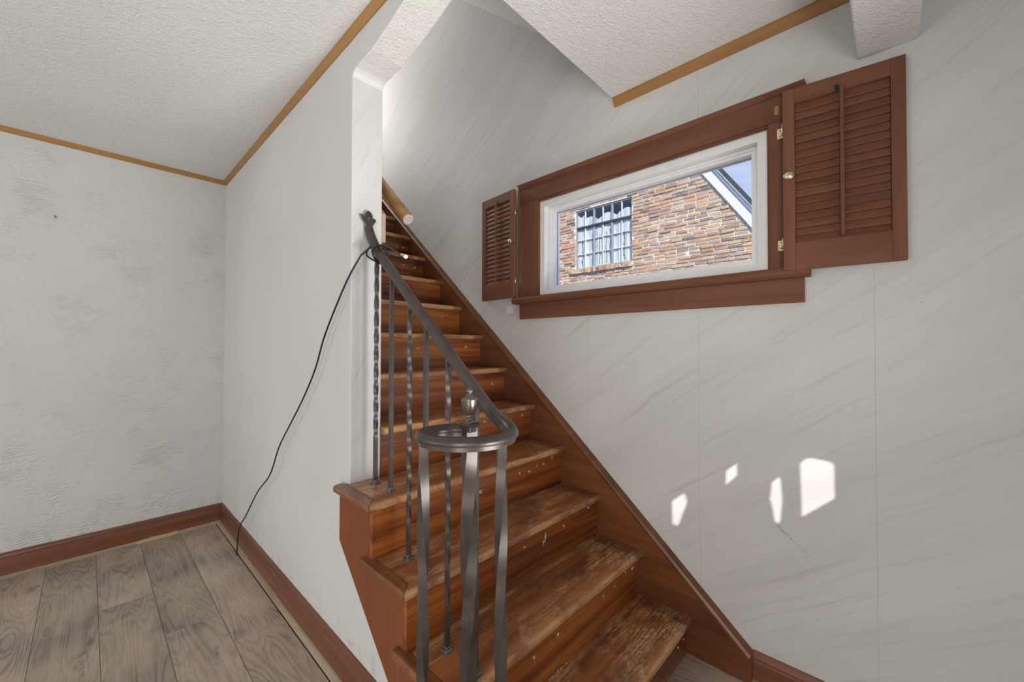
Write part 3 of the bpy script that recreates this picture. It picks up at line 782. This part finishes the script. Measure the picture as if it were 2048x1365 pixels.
# ------------------------------------------------------------------ oak handrail on the inner face of the partition
wr = empty('oak_handrail', (0, 0, 0)); tag(wr, 'varnished oak wall handrail with sawn end behind the jamb', 'handrail')
d_ = Vector((0, 1, .93)).normalized()
A = Vector((.193, .318, 1.758)); B = A + d_ * 2.3
dp = [(-.020, -.010), (-.012, -.022), (.0, -.028), (.012, -.022), (.020, -.010), (.021, .003), (.017, .013), (.009, .018), (-.009, .018), (-.017, .013), (-.021, .003)]
V, F = sweep_data([A, A + d_ * .02, B], dp)
o = mesh('rail', V, F, [M['oakrail'], M['endgrain']], wr, bevel=.0015)
for p in o.data.polygons:
    if len(p.vertices) > 4: p.material_index = 1
for f in (.30, 1.4):
    c = A + d_ * f
    br = tube('rail_bracket', [c + Vector((0, 0, -.02)), c + Vector((-.006, 0, -.05)), c + Vector((-.03, 0, -.075)), Vector((T, c.y, c.z - .08))], .007, M['shoe_metal'], wr)
o = prism('mounting_block', [(.395, 1.668), (.455, 1.668), (.455, 1.800), (.415, 1.800), (.395, 1.780)], 'X', T, T + .018, m_wood('pinkish_bare_block', (.30, .22, .17), (.42, .33, .27), (.5, .4, .33), 'Z', .6), wr, bevel=.0015)

# ------------------------------------------------------------------ cable
cb = empty('coaxial_cable', (0, 0, 0)); tag(cb, 'thin black coaxial cable knotted on the railing and drooping to the floor', 'cable')
cz = zr(.30)
pts = [(.040, .088 + .03, 1.557), (.045, .148, 1.572), (.050, .222, 1.606), (.054, .275, 1.622), (.058, .300, 1.617), (.090, .312, 1.600), (.094, .318, 1.580), (.066, .312, 1.566), (.040, .300, 1.582), (.036, .300, 1.604), (.060, .305, 1.626),
       (.088, .300, 1.612), (.092, .300, 1.588), (.070, .300, 1.562), (.045, .312, 1.572), (.036, .340, 1.590), (.038, .350, 1.606), (.042, .338, 1.620), (.036, .318, 1.618)]
pts += [(.010, .322, 1.590), (.000, .330, 1.573), (-.022, .392, 1.483), (-.030, .546, 1.305), (-.030, .642, 1.166), (-.030, .775, 1.033), (-.035, .909, .910), (-.035, 1.055, .785), (-.035, 1.185, .628), (-.040, 1.372, .497), (-.044, 1.584, .307), (-.047, 1.666, .242), (-.050, 1.705, .164), (-.048, 1.735, .072), (-.046, 1.742, ZF + .003)]
tube('cable_run', catmull(pts, 7), .0034, M['cable'], cb, 8)
e0, e1 = Vector((.045, .148, 1.572)), Vector((.040, .088, 1.549))
ed = (e1 - e0).normalized()
cn = sweep('connector', [e1 - ed * .030, e1 - ed * .016, e1 - ed * .0155, e1 - ed * .012, e1 - ed * .0118, e1], circ(.0062, 12), M['chrome'], cb, False, [.85, .85, .6, .6, 1.05, 1.05])
tube('connector_pin', [e1 - ed * .002, e1 + ed * .006], .0010, M['brass'], cn, 6)

# ------------------------------------------------------------------ window on the right wall
wn = empty('window_1', (0, 0, 0)); tag(wn, 'wide low white-framed window in mahogany casing on the right wall', 'window', kind='structure')
CT = .020  # casing thickness
X1 = W - CT
box('side_casing', X1, W, .352, .473, 1.536, 2.060, M['trimZ'], wn, .0015)
box('side_casing', X1, W, -.829, -.731, 1.536, 2.060, M['trimZ'], wn, .0015)
box('head_casing', X1 - .001, W, -.829, .473, 2.060, 2.150, M['trimY'], wn, .0015)
prism('head_cap', [(W, 2.150), (X1 - .001, 2.150), (X1 - .006, 2.153), (X1 - .014, 2.163), (X1 - .014, 2.170), (W, 2.170)], 'Y', -.838, .482, M['trimY'], wn)
prism('sill', [(W + .02, 1.500), (X1 - .024, 1.500), (X1 - .032, 1.508), (X1 - .034, 1.522), (X1 - .030, 1.533), (X1 - .020, 1.536), (W + .02, 1.536)], 'Y', -.848, .508, M['trimY'], wn)
box('apron', X1 + .002, W, -.830, .479, 1.415, 1.500, M['trimY'], wn, .0015)
# inner stop bead lining the opening
frame_mesh('stop_bead', X1 + .004, W + .012, (-.7315, .3525, 1.5355, 2.0605), (-.7245, .3455, 1.5355, 2.0525), M['trimZ'], wn)
# vinyl frame, sash and glass
FO, FI = (-.7245, .3455, 1.533, 2.051), (-.6885, .3130, 1.566, 2.019)
frame_mesh('vinyl_frame', W + .001, W + .13, FO, FI, M['vinyl'], wn, .002)
SI = (-.661, .285, 1.592, 1.997)
sash = frame_mesh('sash', W + .042, W + .10, FI, SI, M['vinyl'], wn, .002)
SO2 = (SI[0] - .010, SI[1] + .010, SI[2] - .010, SI[3] + .010)
frame_mesh('glazing_bead', W + .034, W + .043, (FI[0] + .001, FI[1] - .001, FI[2] + .001, FI[3] - .001), SO2, M['vinyl'], sash, .001)
frame_mesh('spacer_seal', W + .074, W + .0785, (SI[0] - .002, SI[1] + .002, SI[2] - .002, SI[3] + .002), (SI[0] + .004, SI[1] - .004, SI[2] + .004, SI[3] - .004), m_simple('grey_seal', (.30, .31, .33), .6), sash)
box('glass', W + .076, W + .079, SI[0] - .002, SI[1] + .002, SI[2] - .002, SI[3] + .002, M['glass'], sash)
# sash screws on the frame's reveal
for y, z in ((.3115, 1.66), (.3115, 1.90)):
    o = lathe('screw_cap', [(.0001, 0), (.005, 0), (.004, .002), (.0001, .0025)], (0, 0, 0), M['vinyl'], wn, 10); o.location = (W + .02, y + .001, z); o.rotation_euler = (R(90), 0, 0)
for y in (.20, -.02, -.22, -.34, -.42, -.58):
    o = lathe('screw_cap', [(.0001, 0), (.006, 0), (.005, .002), (.0001, .0025)], (0, 0, 0), M['vinyl'], wn, 10); o.location = (W + .02, y, 2.0185); o.rotation_euler = (R(180), 0, 0)
# old catch plate on the head casing
mesh('catch_scar', [(X1 - .0015, -.748, 2.085), (X1 - .0015, -.760, 2.083), (X1 - .0015, -.762, 2.108), (X1 - .0015, -.755, 2.118), (X1 - .0015, -.748, 2.110)], [(0, 1, 2, 3, 4)], M['oakY'], wn)

# ------------------------------------------------------------------ louvered shutters
def shutter(name, label, hinge, ang, wd, z0, z1, flip, knob_side, nsl, mount):
    """local frame: u runs from the hinge edge outward, n out of the wall towards the room"""
    root = empty(name, (0, 0, 0)); tag(root, label, 'shutter', 'louvered shutters beside the window')
    H = Vector(hinge); ud = Vector((math.sin(ang), math.cos(ang) * flip, 0)); nn = Vector((-math.cos(ang), math.sin(ang) * flip, 0))
    th = .021
    def pt(u, n_, z): return H + ud * u + nn * n_ + Vector((0, 0, z))
    def bx(nm, u0, u1, zz0, zz1, m, n0=0, n1=th, bv_=.0012, par=root):
        return mesh(nm, [pt(u, q, z) for u in (u0, u1) for q in (n0, n1) for z in (zz0, zz1)], BF, m, par, bevel=bv_)
    sw = .034; tr = .052; br = .092
    bx('stile', 0, sw, z0, z1, M['trimZ']); bx('stile', wd - sw, wd, z0, z1, M['trimZ'])
    bx('top_rail', sw, wd - sw, z1 - tr, z1, M['trimY']); bx('bottom_rail', sw, wd - sw, z0, z0 + br, M['trimY'])
    zb, zt = z0 + br, z1 - tr
    pitch = (zt - zb) / nsl
    # slats: tilted boards with eased edges, lower edge towards the room
    c, s = math.cos(R(17)), math.sin(R(17)); hw, ht = .0178, .0030
    for i in range(nsl):
        zc = zb + (i + .5) * pitch
        prf = [(-hw, -ht * .3), (-hw * .9, -ht), (hw * .9, -ht), (hw, -ht * .3), (hw, ht * .3), (hw * .9, ht), (-hw * .9, ht), (-hw, ht * .3)]
        vv = []
        for u in (sw + .001, wd - sw - .001):
            for a, b in prf:
                vv.append(pt(u, th * .5 - a * s + b * c, zc + a * c + b * s))
        mesh('slat', vv, [tuple(range(8)), tuple(range(15, 7, -1))] + [(k, (k + 1) % 8, (k + 1) % 8 + 8, k + 8) for k in range(8)], M['trimY'], root)
    um = wd / 2 + .004
    bx('tilt_rod', um - .005, um + .005, zb + .004, zt + .016, M['trimZ'], th + .001, th + .011, .002)
    # slot for the rod in the top rail: its shade painted as a flat dark face
    sl = [(um - .012 + .005 * math.cos(a), zt + .014 + .007 * math.sin(a)) for a in [i * math.pi / 6 for i in range(7)]] + [(um - .017, zt), (um - .007, zt)]
    mesh('rod_slot', [pt(u, th + .0004, z) for u, z in sl], [tuple(range(len(sl)))], M['dark'], root)
    # oval knob
    ku = sw * .5 if knob_side == 'hinge' else sw * .55
    kz = z0 + (z1 - z0) * .515
    o = lathe('knob', [(.0001, 0), (.006, 0), (.005, .004), (.006, .008), (.0125, .010), (.0135, .0125), (.011, .0155), (.006, .0175), (.0001, .018)], (0, 0, 0), M['brass'], root, 20)
    o.matrix_world = Matrix.Translation(pt(ku, th, kz)) @ nn.to_track_quat('Z', 'Y').to_matrix().to_4x4() @ Matrix.Diagonal((1.2, 1.05, 1.1, 1)) @ Matrix.Rotation(0, 4, 'Z')
    # hinges: two leaves and a knuckle
    for hz in (z0 + .095, z1 - .125):
        y0_, y1_ = H.y, H.y - flip * .020
        hp = box('hinge', X1 - .0022, X1 - .0002, min(y0_, y1_), max(y0_, y1_), hz - .018, hz + .018, M['brass'], root, .0006)
        tube('knuckle', [pt(-.001, th * .3, hz - .019), pt(-.001, th * .3, hz + .019)], .0038, M['brass'], hp, 8)
        for dz in (-.010, .010):
            o2 = lathe('hinge_screw', [(.0001, 0), (.0026, 0), (.0018, .001), (.0001, .0012)], (0, 0, 0), M['shoe_metal'], hp, 8)
            o2.matrix_world = Matrix.Translation((X1 - .0022, (y0_ + y1_) / 2, hz + dz)) @ Vector((-1, 0, 0)).to_track_quat('Z', 'Y').to_matrix().to_4x4()
    return root
# right: hinge edge near the casing, outer edge resting on the wall
shutter('louvered_shutter', 'large mahogany louvered shutter folded open right of the window', (X1 - .020, -.776, 0), R(7.2), .306, 1.522, 2.138, -1, 'hinge', 18, None)
shutter('louvered_shutter', 'narrow-looking mahogany louvered shutter folded open left of the window', (X1 - .012, .492, 0), R(5), .290, 1.540, 2.150, 1, 'hinge', 18, None)
box('hanging_strip', X1 - .004, W, .473, .489, 1.540, 2.150, M['trimZ'], wn, .001)

# ------------------------------------------------------------------ neighbour's brick house
NX = 6.6
nh = empty('neighbor_house', (NX, 2.5, -.8)); tag(nh, 'sunlit brick gable of the house next door seen through the window', 'building')
def rel(v): return (v[0] - NX, v[1] - 2.5, v[2] + .8)
RK = 1.459
def rake(y): return 4.27 + (y - 1.319) * RK
APY = 3.27
def rk(y): return rake(y) if y <= APY else rake(2 * APY - y)
NW = (2.617, 3.937, 2.93, 4.208)
# masonry backing with the window opening left out
ey0, ey1 = -1.2, 2 * APY + 1.2
zl = -.8
def backing(polys):
    V, F = [], []
    for p in polys:
        a, b = prism_data(p, 'X', NX + .012, NX + .25); n = len(V); V += [rel(v) for v in a]; F += [tuple(i + n for i in f) for f in b]
    return V, F
V, F = backing([[(ey0, zl), (NW[0], zl), (NW[0], rk(NW[0])), (ey0, rk(ey0))],
                [(NW[1], zl), (ey1, zl), (ey1, rk(ey1)), (NW[1], rk(NW[1]))],
                [(NW[0], zl), (NW[1], zl), (NW[1], NW[2]), (NW[0], NW[2])],
                [(NW[0], NW[3]), (NW[1], NW[3]), (NW[1], rk(NW[1])), (APY, rk(APY)), (NW[0], rk(NW[0]))]])
mesh('masonry_wall', V, F, M['mortar'], nh)
PB, PC = .2105, .0672
slots = []
zi = 0
z = 1.55
while z < 5.6:
    y = -.9 + (zi % 2) * PB / 2 + random.uniform(-.02, .02)
    while y < 6.3:
        ln = PB * random.choice([1, 1, 1, 1, .97, 1.03, .52])
        a, b = y + random.uniform(.005, .010), y + ln - random.uniform(.005, .010)
        y += ln
        h = PC - random.uniform(.012, .019)
        lim = (z + h - 4.27) / RK + 1.319 + .02
        a = max(a, lim)
        if z + h > NW[2] - .075 and z < NW[3]:
            if b > NW[0] and a < NW[1]:
                if a < NW[0] - .04: b = NW[0]
                elif b > NW[1] + .04: a = NW[1]
                else: continue
        if b - a < .04: continue
        slots.append((a, b, z, h))
    z += PC; zi += 1
cyv = lambda s: max(abs(((s[0] + s[1]) / 2 - 2.48) / 1.98), abs((s[2] - 3.45) / .88))
slots.sort(key=cyv)
variants = []
for q in range(8):
    V = []
    for x in (-.5, .5):
        for y in (-.5, .5):
            for z_ in (-.5, .5):
                V.append((x, y + random.uniform(-.025, .025), z_ + random.uniform(-.09, .09)))
    # chipped face: extra vertex ring on the front
    o = mesh('brick', V, BF, M['brick']); b_ = bmesh.new(); b_.from_mesh(o.data)
    bmesh.ops.bevel(b_, geom=[e for e in b_.edges if all(v.co.x < 0 for v in e.verts)], offset=.08, segments=1, affect='EDGES')
    b_.to_mesh(o.data); b_.free()
    variants.append(o.data); bpy.data.objects.remove(o)
rest = []
for i, (a, b, z, h) in enumerate(slots):
    dep = .05; pr = random.choice([.006, .010, .014, .018, .022, .03]) * random.uniform(.6, 1.1)
    cx, cyy, czz = NX + .012 - pr + dep / 2, (a + b) / 2, z + h / 2
    me = random.choice(variants); tw = (random.gauss(0, .018), random.gauss(0, .05), random.gauss(0, .02))
    if i < 300:
        o = bpy.data.objects.new('brick', me); COL.objects.link(o); o.parent = nh
        o.location = rel((cx, cyy, czz)); o.scale = (dep, b - a, h); o.rotation_euler = tw
    else:
        mt = Matrix.Translation(rel((cx, cyy, czz))) @ Matrix.Rotation(tw[0], 4, 'X') @ Matrix.Diagonal((dep, b - a, h, 1))
        rest.append(([tuple(mt @ v.co) for v in me.vertices], [tuple(p.vertices) for p in me.polygons]))
V, F = merge(rest); o = mesh('brick_field', V, F, M['brick'], nh, fix=False); o['kind'] = 'stuff'
# row of bricks on edge as window sill
D = []
y = NW[0] - .02
while y < NW[1] + .10:
    D.append(([rel(v) for v in bv(NX - .055 + random.uniform(-.008, .008), NX + .12, y + .004, y + .062, NW[2] - .092 + random.uniform(-.006, .006), NW[2] - .006 + random.uniform(-.006, .006))], BF)); y += .0665
V, F = merge(D); o = mesh('sill_bricks', V, F, M['brick'], nh); o['kind'] = 'stuff'
# neighbour's steel casement window
win = empty('window', (0, 0, 0)); win.parent = nh
gx = NX + .055
ncol, nrow = 6, 4
ys = [NW[0] + .02 + (NW[1] - NW[0] - .04) * i / ncol for i in range(ncol + 1)]
zs = [NW[2] + .02, NW[2] + .325, NW[2] + .63, NW[2] + .90, NW[3] - .02]
def rbox(nm, x0, x1, y0, y1, z0, z1, m, par): return mesh(nm, [rel(v) for v in bv(x0, x1, y0, y1, z0, z1)], BF, m, par)
for yy in (NW[0], NW[1] - .03): rbox('frame_side', gx - .02, gx + .012, yy, yy + .03, NW[2], NW[3], M['steel'], win)
for zz in (NW[2], NW[3] - .03): rbox('frame_rail', gx - .02, gx + .03, NW[0] + .03, NW[1] - .03, zz, zz + .03, M['steel'], win)
for i, yy in enumerate(ys[1:-1]):
    t_ = .018 if i in (1, 3) else .008
    rbox('muntin', gx - .016, gx + .02, yy - t_ / 1.0, yy + t_ / 1.0, NW[2] + .03, NW[3] - .03, M['fascia'] if i not in (1, 3) else M['steel'], win)
for i, zz in enumerate(zs[1:-1]):
    t_ = .022 if i == 2 else .006
    rbox('muntin', gx - (.03 if i == 2 else .015), gx + .019, NW[0] + .03, NW[1] - .03, zz - t_, zz + t_, M['shingle'] if i == 2 else M['fascia'], win)
for i in range(ncol):
    for j in range(nrow):
        o = rbox('pane', gx + .001, gx + .004, ys[i] + .004, ys[i + 1] - .004, zs[j] + .004, zs[j + 1] - .004, M['nglass'], win)
        o.rotation_euler = (0, 0, 0)
# gathered curtain; near-black sheet behind stands in for the top panes' dark reflections
V, F = [], []
N = 90
for i in range(N + 1):
    f = i / N; yy = NW[0] + .02 + (NW[1] - NW[0] - .04) * f
    xx = gx + .026 + .007 * math.sin(f * 50) + .003 * math.sin(f * 131)
    top = NW[3] - .26 + .10 * abs(math.sin(f * 9.5 + .6)) + (.12 if f > .86 else 0)
    V += [rel((xx, yy, NW[2])), rel((xx, yy, top))]
    if i: F.append((2 * i - 2, 2 * i, 2 * i + 1, 2 * i - 1))
mesh('curtain', V, F, M['curtain'], win, smooth=True, fix=False)
rbox('dark_backing_sheet', gx + .30, gx + .32, NW[0] - .1, NW[1] + .1, NW[2] - .1, NW[3] + .1, M['dark'], win)
# dark tubes standing in for branch shadows and reflections on the curtain
for i, (fy, zz, L, c_) in enumerate([(.12, 3.0, .55, 1), (.30, 2.98, .68, -1), (.43, 3.0, .62, 1), (.55, 3.0, .66, 1), (.62, 3.0, .70, -1), (.86, 3.0, .6, 1)]):
    yy = NW[1] - (NW[1] - NW[0]) * fy
    pts = [rel((gx + .012, yy + .01 * math.sin(k * 1.3 + i), zz + L * k / 7)) for k in range(8)]
    tube('branch_shadow_stem', pts, .005, m_simple('branch_shadow_green', (.05, .07, .045), .7) if i == 0 else bpy.data.materials['branch_shadow_green'], win, 5)
    for k in range(3):
        b0 = Vector(rel((gx + .03, yy, zz + L * (.15 + .37 * k))))
        tube('branch_shadow_twig', [b0, b0 + Vector((0, c_ * .04, .02)), b0 + Vector((0, c_ * .085, .07))], .006, bpy.data.materials['branch_shadow_green'], win, 5, [1, .9, .3])
# rake fascia, edge band with its bluish shade painted in, and roof
def band(nm, off0, off1, x0, x1, m):
    for sgn in (1, -1):
        def P_(y, o_): return (y, rake(y) + o_) if sgn > 0 else (2 * APY - y, rake(y) + o_)
        poly = [P_(-1.6, off0), P_(APY, off0), P_(APY, off1), P_(-1.6, off1)]
        V, F = prism_data(poly, 'X', x0, x1)
        mesh(nm, [rel(v) for v in V], F, m, nh)
band('rake_board', .005, .245, NX - .032, NX + .02, M['fascia'])
band('shaded_edge_band', .245, .335, NX - .045, NX + .02, M['shade_trim'])
band('rake_flashing', .335, .375, NX - .055, NX + .02, M['fascia'])
band('roof', .375, .47, NX - .065, NX + 5.0, M['shingle'])
o = box('ground', W + .16, 14, -8, 14, -.9, -.8, M['asphalt']); tag(o, 'grey driveway between the two houses', 'ground', kind='structure')
